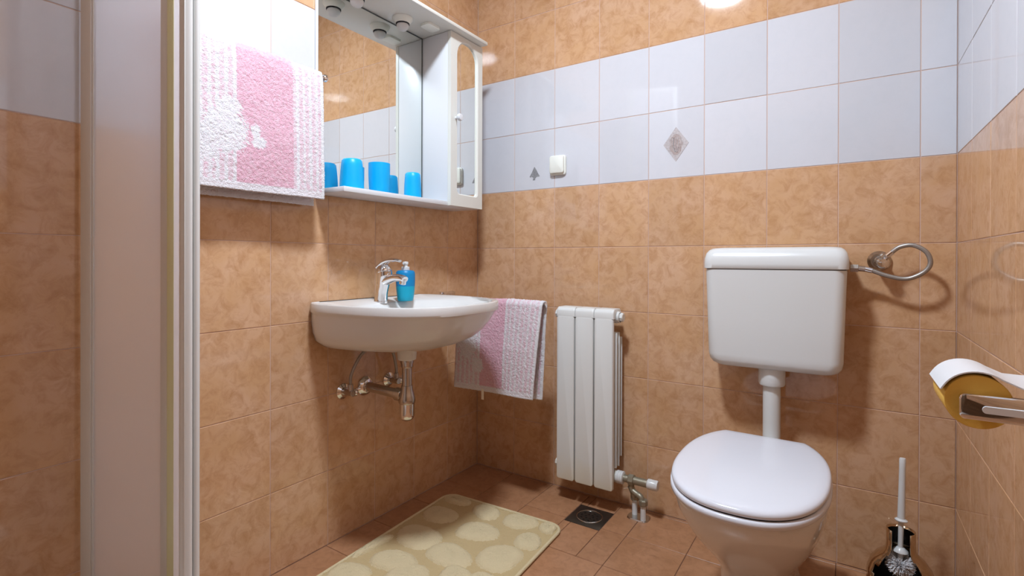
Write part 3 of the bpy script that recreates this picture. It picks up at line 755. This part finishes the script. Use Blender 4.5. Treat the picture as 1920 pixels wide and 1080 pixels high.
for (px, py, rx, ry, rot) in pebbles:
    rx, ry = rx * 1.07, ry * 1.07
    lc = Vector((px, py, 0)) - mc; la, lb = lc.dot(ex), lc.dot(ey)
    n, m_ = 72, 14; V, F = [], []
    cr, sr = math.cos(math.radians(rot)), math.sin(math.radians(rot)); ph = random.uniform(0, 6)
    for k in range(m_ + 1):
        s = 1 - k / m_
        for i in range(n):
            a = 2 * math.pi * i / n
            wob = 1 + 0.05 * math.sin(2 * a + ph) + 0.04 * math.sin(3 * a + ph * 2) + (random.uniform(-0.035, 0.035) if k < 2 else 0)
            e = 2.3
            qx = rx * s * wob * math.copysign(abs(math.cos(a)) ** (2 / e), math.cos(a)); qy = ry * s * wob * math.copysign(abs(math.sin(a)) ** (2 / e), math.sin(a))
            a_, b_ = la + qx * cr - qy * sr, lb + qx * sr + qy * cr
            a_ = max(-MW / 2 + 0.010, min(MW / 2 - 0.010, a_)); b_ = max(-ML / 2 + 0.010, min(ML / 2 - 0.010, b_))
            p = mc + ex * a_ + ey * b_
            hgt = 0.0075 + (0.0125 * (1 - s ** 6) if k else 0) + random.uniform(-0.0014, 0.0014) * (0 < k < m_ - 1)
            V.append((p.x, p.y, hgt))
    for k in range(m_):
        for i in range(n):
            j = (i + 1) % n; F.append((k * n + i, k * n + j, (k + 1) * n + j, (k + 1) * n + i))
    ob('pebble', (V, F), M['mat_pile'], bmat, angle=180)

# ------------------------------------------------------------------ toilet
TX = 1.2285
def egg(hw, yb, yf, yc, wb, z, n=64, e=2.4, x=TX):
    """closed outline: flat back of half-width wb at yb, fullest (hw) at yc, rounded front at yf"""
    out = []
    q = 1 - (wb / hw) ** 2.2; L = (yb - yc) / (q ** (1 / 2.2))
    ts = [i / n for i in range(n + 1)]
    right = []
    for t in ts:
        if t < 0.4:
            y = yb + (yc - yb) * (t / 0.4); d = (y - yc) / L; w = hw * max(0, 1 - abs(d) ** 2.2) ** (1 / 2.2)
        else:
            a = (t - 0.4) / 0.6 * math.pi / 2
            y = yc + (yf - yc) * math.sin(a) ** (2 / e); w = hw * max(0.0, math.cos(a)) ** (2 / e)
        right.append((w, y))
    for w, y in right: out.append((x + w, y, z))
    for w, y in reversed(right[:-1]): out.append((x - w, y, z))
    return out
toilet = thing('toilet', 'white floor-standing toilet with its lid closed', 'toilet', (TX, -0.45, 0.0))
pan = [egg(0.102, -0.16, -0.545, -0.40, 0.085, 0.0), egg(0.102, -0.16, -0.545, -0.40, 0.085, 0.012), egg(0.091, -0.165, -0.525, -0.39, 0.078, 0.05), egg(0.085, -0.17, -0.515, -0.38, 0.074, 0.10), egg(0.087, -0.17, -0.525, -0.38, 0.076, 0.145), egg(0.101, -0.175, -0.560, -0.40, 0.084, 0.19),
       egg(0.124, -0.18, -0.615, -0.42, 0.092, 0.235), egg(0.143, -0.19, -0.665, -0.45, 0.097, 0.28), egg(0.155, -0.20, -0.705, -0.47, 0.100, 0.32), egg(0.162, -0.21, -0.735, -0.49, 0.102, 0.355), egg(0.165, -0.215, -0.752, -0.50, 0.104, 0.385), egg(0.165, -0.215, -0.755, -0.50, 0.104, 0.396), egg(0.162, -0.22, -0.750, -0.50, 0.102, 0.400),
       egg(0.120, -0.30, -0.705, -0.50, 0.075, 0.399), egg(0.112, -0.31, -0.695, -0.50, 0.070, 0.385), egg(0.080, -0.35, -0.62, -0.48, 0.05, 0.28), egg(0.045, -0.36, -0.50, -0.44, 0.03, 0.22)]
ob('pan', loft(pan), M['ceramic'], toilet, angle=60)
ob('inlet_spigot', cyl((TX, -0.20, 0.345), (TX, -0.095, 0.345), 0.040, 28, ch=0.003), M['ceramic'], toilet)
o1 = egg(0.172, -0.268, -0.776, -0.50, 0.104, 0)
def at_z(ring, z, s=1.0, c=(TX, -0.50)): return [(c[0] + (p[0] - c[0]) * s, c[1] + (p[1] - c[1]) * s, z) for p in ring]
inner = egg(0.118, -0.345, -0.705, -0.50, 0.075, 0)
ob('seat', loft([at_z(inner, 0.4035), at_z(o1, 0.4035, 0.985), at_z(o1, 0.407, 1.0), at_z(o1, 0.4165, 1.0), at_z(o1, 0.4195, 0.985), at_z(inner, 0.4195), at_z(inner, 0.4035)], False, False), M['seat'], toilet, angle=60)
ob('seat_gap', loft([at_z(o1, 0.4196, 0.965), at_z(o1, 0.4225, 0.965)]), M['dark'], toilet)
o2 = egg(0.170, -0.264, -0.772, -0.50, 0.104, 0)
ob('lid', loft([at_z(o2, 0.4220, 0.975), at_z(o2, 0.4240, 0.995), at_z(o2, 0.4290, 1.0), at_z(o2, 0.4340, 0.993), at_z(o2, 0.4375, 0.975), at_z(o2, 0.4395, 0.94), at_z(o2, 0.4410, 0.85), at_z(o2, 0.4420, 0.6), at_z(o2, 0.4424, 0.2)]), M['seat'], toilet, angle=60)
for s in (-1, 1):
    ob('hinge', cyl((TX + s * 0.060, -0.252, 0.418), (TX + s * 0.088, -0.252, 0.418), 0.012, 20, ch=0.002), M['seat'], toilet)

# ------------------------------------------------------------------ cistern
cis = thing('cistern', 'white plastic cistern mounted on the wall above the toilet', 'cistern', (1.231, -0.07, 0.60))
cxm = 1.231; yb = -0.003
def cring(hw, yf, r, z):
    yc = (yb + yf) / 2; return rrect(cxm, yc, hw, (yb - yf) / 2, r, z, 8)
rs = [cring(0.150, -0.105, 0.030, 0.5985), cring(0.163, -0.120, 0.034, 0.6005), cring(0.176, -0.131, 0.036, 0.608), cring(0.184, -0.1365, 0.036, 0.620), cring(0.1875, -0.1385, 0.034, 0.638), cring(0.1905, -0.140, 0.032, 0.75), cring(0.1945, -0.141, 0.030, 0.880), cring(0.1955, -0.1415, 0.030, 0.910), cring(0.190, -0.138, 0.026, 0.910)]
ob('tank', loft(rs), M['plastic'], cis, angle=40)
ob('lid_gap', loft([cring(0.193, -0.139, 0.028, 0.9095), cring(0.193, -0.139, 0.028, 0.9125)]), M['dark'], cis)
rs = [cring(0.1965, -0.1425, 0.030, 0.9123), cring(0.2000, -0.1445, 0.030, 0.9140), cring(0.2005, -0.1450, 0.030, 0.928), cring(0.1995, -0.1430, 0.030, 0.946), cring(0.1955, -0.1370, 0.030, 0.962), cring(0.189, -0.127, 0.030, 0.972), cring(0.180, -0.112, 0.03, 0.978), cring(0.160, -0.09, 0.03, 0.9805)]
ob('tank_lid', loft(rs), M['plastic'], cis, angle=50)
ob('outlet_collar', lathe([(0, 0.602), (0.0375, 0.602), (0.0385, 0.598), (0.0385, 0.552), (0.036, 0.546), (0.028, 0.545), (0, 0.545)], (1.2275, -0.078, 0), n=36), M['plastic'], cis)
path = catmull([(1.2275, -0.078, 0.55), (1.2275, -0.078, 0.46), (1.2275, -0.079, 0.385), (1.2275, -0.086, 0.360), (1.2275, -0.0945, 0.352)], 8)
ob('flush_pipe', tube(path, 0.0255, 24), M['plastic'], cis)

# ------------------------------------------------------------------ cistern stop valve with its hose
cv = thing('stop_valve', 'chrome stop valve with a looped braided hose feeding the cistern', 'valve', (1.512, 0.0, 0.935))
ob('wall_rose', lathe([(0, 0.0008), (0.030, 0.0008), (0.030, 0.006), (0.022, 0.016), (0, 0.016)], (1.506, 0, 0.938), (0, -1, 0), 28), M['chrome_old'], cv)
ob('valve_body', join(cyl((1.506, -0.012, 0.938), (1.508, -0.050, 0.937), 0.0165, 20, ch=0.003), cyl((1.508, -0.045, 0.937), (1.524, -0.056, 0.955), 0.010, 14, ch=0.001)), M['chrome_old'], cv)
ob('valve_knob', lathe([(0, 0), (0.012, 0), (0.0165, 0.004), (0.0165, 0.014), (0.012, 0.019), (0, 0.020)], (1.511, -0.050, 0.934), (0.1, -1, -0.1), 14), M['chrome'], cv)
hp = [(1.522, -.056, .953), (1.5330, -.058, .9635), (1.5520, -.060, .9785), (1.5808, -.063, .9825), (1.609, -.066, .9640), (1.6184, -.067, .9347), (1.608, -.066, .9109), (1.5811, -.064, .8925), (1.5548, -.062, .8880), (1.518, -.0605, .8973), (1.4904, -.060, .9085), (1.468, -.060, .9150)]
ob('hose', tube(catmull(hp, 8), 0.0062, 14), M['hose'], cv)
ob('hose_ferrule', cyl((1.522, -.056, .953), (1.5335, -.0580, .9640), 0.0080, 14), M['chrome'], cv)
ob('hose_ferrule', cyl((1.487, -.060, .9095), (1.466, -.060, .9153), 0.0078, 14), M['chrome'], cv)
ob('hose_nut', join(cyl((1.470, -.060, .9145), (1.452, -.060, .9168), 0.0085, 12), cyl((1.454, -.060, .9165), (1.4335, -.060, .9170), 0.0125, 6, ch=0.001)), M['chrome_old'], cv, angle=30)

# ------------------------------------------------------------------ toilet brush and holder
hx, hy = 1.5500, -0.150
holder = thing('brush_holder', 'round bronze chrome toilet brush holder with a dark keyhole opening', 'brush holder', (hx, hy, 0.0))
facing = math.atan2(-1.879 + 0.15, 1.427 - 1.55)
def holder_shell(k, lo=0.0, cut=True, n=64):
    prof = [(0.045, 0.001), (0.058, 0.006), (0.069, 0.022), (0.0755, 0.045), (0.078, 0.070), (0.0755, 0.095), (0.068, 0.118), (0.056, 0.136), (0.044, 0.147), (0.0365, 0.154), (0.0335, 0.162), (0.0325, 0.180), (0.0325, 0.212)]
    prof = [(r - k, min(z + lo, 0.206 if lo else 1.0)) for r, z in prof]
    V, F = [], []
    for r, z in prof:
        for i in range(n):
            a = facing + 2 * math.pi * i / n
            V.append((hx + r * math.cos(a), hy + r * math.sin(a), z))
    def half(z):
        if z < 0.028: return 0
        if z < 0.150: return 54 * math.sin(math.pi * min(1, (z - 0.015) / 0.085) / 2) if z < 0.12 else 46
        return 38
    for j in range(len(prof) - 1):
        zc = (prof[j][1] + prof[j + 1][1]) / 2
        for i in range(n):
            ai = (i + 0.5) * 360 / n; ai = ai - 360 if ai > 180 else ai
            if cut and abs(ai) < half(zc): continue
            F.append((j * n + i, j * n + (i + 1) % n, (j + 1) * n + (i + 1) % n, (j + 1) * n + i))
    F.append(tuple(range(n - 1, -1, -1)))
    return V, F
sh = ob('shell', holder_shell(0.0), M['bronze'], holder)
md = sh.modifiers.new('wall', 'SOLIDIFY'); md.thickness = 0.0025; md.offset = -1
ob('liner', holder_shell(0.0032, 0.002), M['black'], holder)
brush = thing('toilet_brush', 'white toilet brush standing in its dark holder', 'toilet brush', (hx, hy, 0.03))
top = Vector((1.5535, -0.146, 0.405)); low = Vector((1.5485, -0.158, 0.150)); ax = (top - low).normalized()
def along(t): return low + (top - low) * t
ob('handle', join(tube([along(0.36), along(0.5), along(0.7), along(0.9), along(0.985), along(1.0)], 0.007, 16, radii=[0.0088, 0.0085, 0.0078, 0.0075, 0.0078, 0.0066])), M['plastic'], brush)
ob('collar', lathe([(0, -0.003), (0.0135, -0.003), (0.0145, 0.0), (0.0095, 0.004), (0, 0.004)], along(0.355), ax, 24), M['plastic'], brush)
ob('stem', tube([along(-0.15), along(0.36)], 0.0062, 14), M['plastic'], brush)
ob('head_cap', lathe([(0, 0.006), (0.0075, 0.006), (0.017, -0.002), (0.018, -0.006), (0, -0.006)], along(0.05), ax, 24), M['plastic'], brush)
V, F = [], []
hc = along(-0.10)
for i in range(900):
    th_ = random.uniform(0, 2 * math.pi); ph_ = math.asin(random.uniform(-0.95, 0.75))
    d = Vector((math.cos(th_) * math.cos(ph_), math.sin(th_) * math.cos(ph_), math.sin(ph_)))
    L_ = random.uniform(0.026, 0.036); x_, y_, _ = frame_of(d); w_ = 0.0008
    a = hc + d * 0.006 - Vector((0, 0, 0.008 * random.random())); b = hc + d * L_
    k = len(V); V += [a + x_ * w_, a - x_ * w_ * 0.5 + y_ * w_, a - x_ * w_ * 0.5 - y_ * w_, b + x_ * w_, b - x_ * w_ * 0.5 + y_ * w_, b - x_ * w_ * 0.5 - y_ * w_]
    F += [(k, k + 1, k + 4, k + 3), (k + 1, k + 2, k + 5, k + 4), (k + 2, k, k + 3, k + 5), (k + 3, k + 4, k + 5)]
br = ob('bristles', (V, F), M['bristle'], brush, smooth=False); br['kind'] = 'stuff'

# ------------------------------------------------------------------ toilet paper holder and roll
px_, pz_ = 1.5640, 0.7625; ya, yb2 = -1.03, -0.93
ph = thing('paper_holder', 'chrome toilet paper holder with curved white cover on the wall', 'paper holder', (W, -0.98, 0.76))
armv = loft([[(p[0], y, p[1]) for p in rrect(1.6135, 0.7590, 0.0695, 0.0155, 0.006, 0)] for y in (-1.036, -1.043)] + [[(p[0], -1.0445, p[1]) for p in rrect(1.6135, 0.7590, 0.0680, 0.0140, 0.006, 0)]])
arm = ob('arm', armv, M['chrome'], ph)
ob('groove_reflection', loft([[(p[0], y, p[1]) for p in rrect(1.6230, 0.7575, 0.0580, 0.0042, 0.004, 0)] for y in (-1.0440, -1.0462)]), M['lacquer'], arm)  # white strip paints the bright reflection in the arm's groove
ob('spindle', cyl((px_, -1.037, pz_ - 0.001), (px_, -0.925, pz_ - 0.001), 0.008, 18), M['chrome'], ph)
ob('wall_plate', box(W - 0.010, W - 0.0008, -1.045, -0.915, 0.735, 0.800, 0.003), M['chrome'], ph)
R0 = 0.0385
arc = []
for i in range(15):
    a = math.radians(158 - 104 * i / 14); arc.append((px_ + R0 * math.cos(a), pz_ + R0 * math.sin(a)))
arc[0] = (arc[0][0] - 0.0015, arc[0][1] - 0.002)
arc += [(1.604, 0.7855), (1.622, 0.7850), (1.645, 0.7860), (1.672, 0.7870)]
outer = arc; innr = []
for i, p in enumerate(arc):
    a, b = arc[max(0, i - 1)], arc[min(len(arc) - 1, i + 1)]; tx_, tz_ = b[0] - a[0], b[1] - a[1]; l = math.hypot(tx_, tz_)
    innr.append((p[0] + tz_ / l * 0.0016, p[1] - tx_ / l * 0.0016))
ob('cover', extrude_poly(outer + innr[::-1], 'y', ya - 0.001, yb2 + 0.002), M['lacquer'], ph)
roll = thing('toilet_roll', 'nearly used up yellow toilet paper roll under the white cover', 'toilet roll', (px_, -0.98, pz_ - 0.033))
rp = ob('paper', lathe([(0.0105, 0), (0.0325, 0), (0.0332, 0.001), (0.0332, 0.097), (0.0325, 0.098), (0.0105, 0.098), (0.0105, 0)], (px_, ya + 0.001, pz_), (0, 1, 0), 40), M['paper'], roll)
ob('core', lathe([(0.0088, 0.0005), (0.0104, 0.0005), (0.0104, 0.0975), (0.0088, 0.0975), (0.0088, 0.0005)], (px_, ya + 0.001, pz_), (0, 1, 0), 32), M['card'], roll)

# ------------------------------------------------------------------ wall box and tile stickers
sw_ = thing('wall_switch', 'square cream plastic cover plate on the white tiles', 'switch', (0.4185, 0.0, 1.331))
def plate(cx_, cz_, h, r, ys):
    return loft([[(p[0], y, p[1]) for p in rrect(cx_, cz_, h - i_, h + 0.004 - i_, r, 0)] for y, i_ in ys])
ob('base_plate', plate(0.4215, 1.331, 0.0365, 0.010, [(-0.0006, 0), (-0.009, 0), (-0.0105, 0.0015)]), M['cream_plastic'], sw_)
ob('cover', plate(0.4205, 1.3335, 0.0325, 0.010, [(-0.0106, 0.002), (-0.0125, 0), (-0.019, 0), (-0.0215, 0.0025)]), M['cream_plastic'], sw_)
dm = thing('tile_sticker', 'diamond shaped sticker with a shell print on a white tile', 'sticker', (0.9035, 0.0, 1.361))
ob('sheet', extrude_poly([(0.9035, 1.4238), (0.8580, 1.3620), (0.9035, 1.2980), (0.9490, 1.3620)], 'y', -0.0009, 0.0), M['sticker'], dm, smooth=False)
shell = [(0.9035 + 0.023 * (1 + 0.10 * math.cos(7 * a)) * math.cos(a), 1.362 + (0.036 if math.sin(a) > 0 else 0.040) * math.sin(a)) for a in [2 * math.pi * i / 48 for i in range(48)]]
sp_ = ob('shell_print', extrude_poly(shell, 'y', -0.0014, -0.0009), M['sticker_shell'], dm, smooth=False)
for k in range(5):
    d0 = (k - 2) * 0.0065
    ob('shell_rib', tube(catmull([(0.9035 + d0 * 0.3, -0.0016, 1.333), (0.9035 + d0 * 1.4, -0.0017, 1.358), (0.9035 + d0 * 1.2, -0.0016, 1.386)], 5), 0.0011, 6), M['sticker_dark'] if k == 1 else M['sticker'], sp_)
tree = [(0.3045, 1.3375), (0.2985, 1.3270), (0.2930, 1.3160), (0.2870, 1.3060), (0.2805, 1.2965), (0.2830, 1.2935), (0.2900, 1.2960), (0.2965, 1.2930), (0.2990, 1.2880), (0.2965, 1.2800), (0.3080, 1.2800), (0.3085, 1.2880), (0.3130, 1.2920), (0.3200, 1.2950), (0.3280, 1.2930), (0.3300, 1.2970), (0.3230, 1.3070), (0.3175, 1.3170), (0.3120, 1.3270)]
tag(ob('tile_sticker', extrude_poly(tree, 'y', -0.0010, 0.0), M['sticker_dark'], smooth=False, at=(0.305, 0, 1.28)), 'small dark grey tree shaped sticker beside the cover plate', 'sticker')

# ------------------------------------------------------------------ shower door leaf, folded out from the basin wall
leaf = thing('shower_door', 'frosted shower door leaf with ivory frame beside the pink towel', 'shower door', (0.02, -1.455, 0.20), rotz=math.radians(24))
ZB, ZT = 0.0, 1.86                # along the leaf's own height
def lbox(name, s0, s1, d0, d1, z0, z1, m, b=0.002, par=None):
    return ob(name, box(s0, s1, d0, d1, z0, z1, b), m, par or leaf, raw=True)
lbox('wall_profile', -0.0064, 0.0205, -0.006, 0.004, ZB, ZT, M['frame'], 0.002)
lbox('gasket', 0.0205, 0.0255, -0.004, 0.003, ZB + 0.040, ZT - 0.03, M['frame2'], 0.001)
lbox('pane', 0.0210, 0.198, -0.002, 0.002, ZB + 0.036, ZT - 0.028, M['frosted'], 0.0)
lbox('bottom_rail', 0.0205, 0.196, -0.006, 0.006, ZB, ZB + 0.040, M['frame'], 0.002)
lbox('top_rail', 0.0205, 0.196, -0.006, 0.006, ZT - 0.03, ZT, M['frame'], 0.002)
lbox('stile', 0.1946, 0.2170, -0.006, 0.006, ZB, ZT, M['frame'], 0.002)
lbox('seal_strip', 0.2120, 0.2320, -0.0085, 0.002, ZB, ZT, M['seal'], 0.003)
JX, JA = 0.2300, math.radians(-43.8)          # fold joint on the first leaf, turn of the second leaf
def on2(vf):
    c, s_ = math.cos(JA), math.sin(JA)
    return [(JX + p[0] * c - p[1] * s_, p[0] * s_ + p[1] * c, p[2]) for p in vf[0]], vf[1]
ob('pane', on2(box(0.012, 0.272, -0.0065, -0.0025, ZB + 0.036, ZT - 0.028)), M['frosted'], leaf, raw=True)
ob('bottom_rail', on2(box(0.006, 0.272, -0.009, 0.000, ZB, ZB + 0.040, 0.002)), M['frame'], leaf, raw=True)
ob('top_rail', on2(box(0.006, 0.272, -0.009, 0.000, ZT - 0.03, ZT, 0.002)), M['frame'], leaf, raw=True)
rings = []
for z in (ZB, ZT):
    rings.append([(0.279 + 0.012 * math.copysign(abs(math.cos(a)) ** 0.6, math.cos(a)), -0.0048 + 0.0094 * math.copysign(abs(math.sin(a)) ** 0.6, math.sin(a)), z) for a in [2 * math.pi * i / 32 for i in range(32)]])
pp = ob('post_profile', on2(loft(rings)), M['frame2'], leaf, raw=True, angle=30)
ob('post_rib', on2(box(0.2890, 0.2922, -0.0088, -0.0070, ZB, ZT, 0.0008)), M['frame2'], pp, raw=True)
rings = []
for z in (ZB, ZT):
    rings.append([(0.268 + 0.010 * math.cos(a), 0.0108 + 0.0058 * math.sin(a), z) for a in [2 * math.pi * i / 28 for i in range(28)]])
ob('edge_profile', on2(loft(rings)), M['frame2'], leaf, raw=True, angle=30)

tray = thing('shower_tray', 'white raised shower tray in the corner by the frosted door', 'shower tray', (0.38, -1.94, 0.0))
outr = [rrect(0.383, -1.935, 0.38, 0.475, 0.05, z) for z in (0.0, 0.172)] + [rrect(0.383, -1.935, 0.375, 0.47, 0.05, 0.18), rrect(0.383, -1.935, 0.33, 0.425, 0.05, 0.18), rrect(0.383, -1.935, 0.315, 0.41, 0.05, 0.165), rrect(0.383, -1.935, 0.30, 0.395, 0.05, 0.075)]
ob('basin', loft(outr), M['ceramic'], tray, angle=40)
ob('waste_cover', lathe([(0, 0.0765), (0.04, 0.0765), (0.042, 0.0752), (0, 0.0752)], (0.383, -1.935, 0), n=32), M['chrome'], tray)
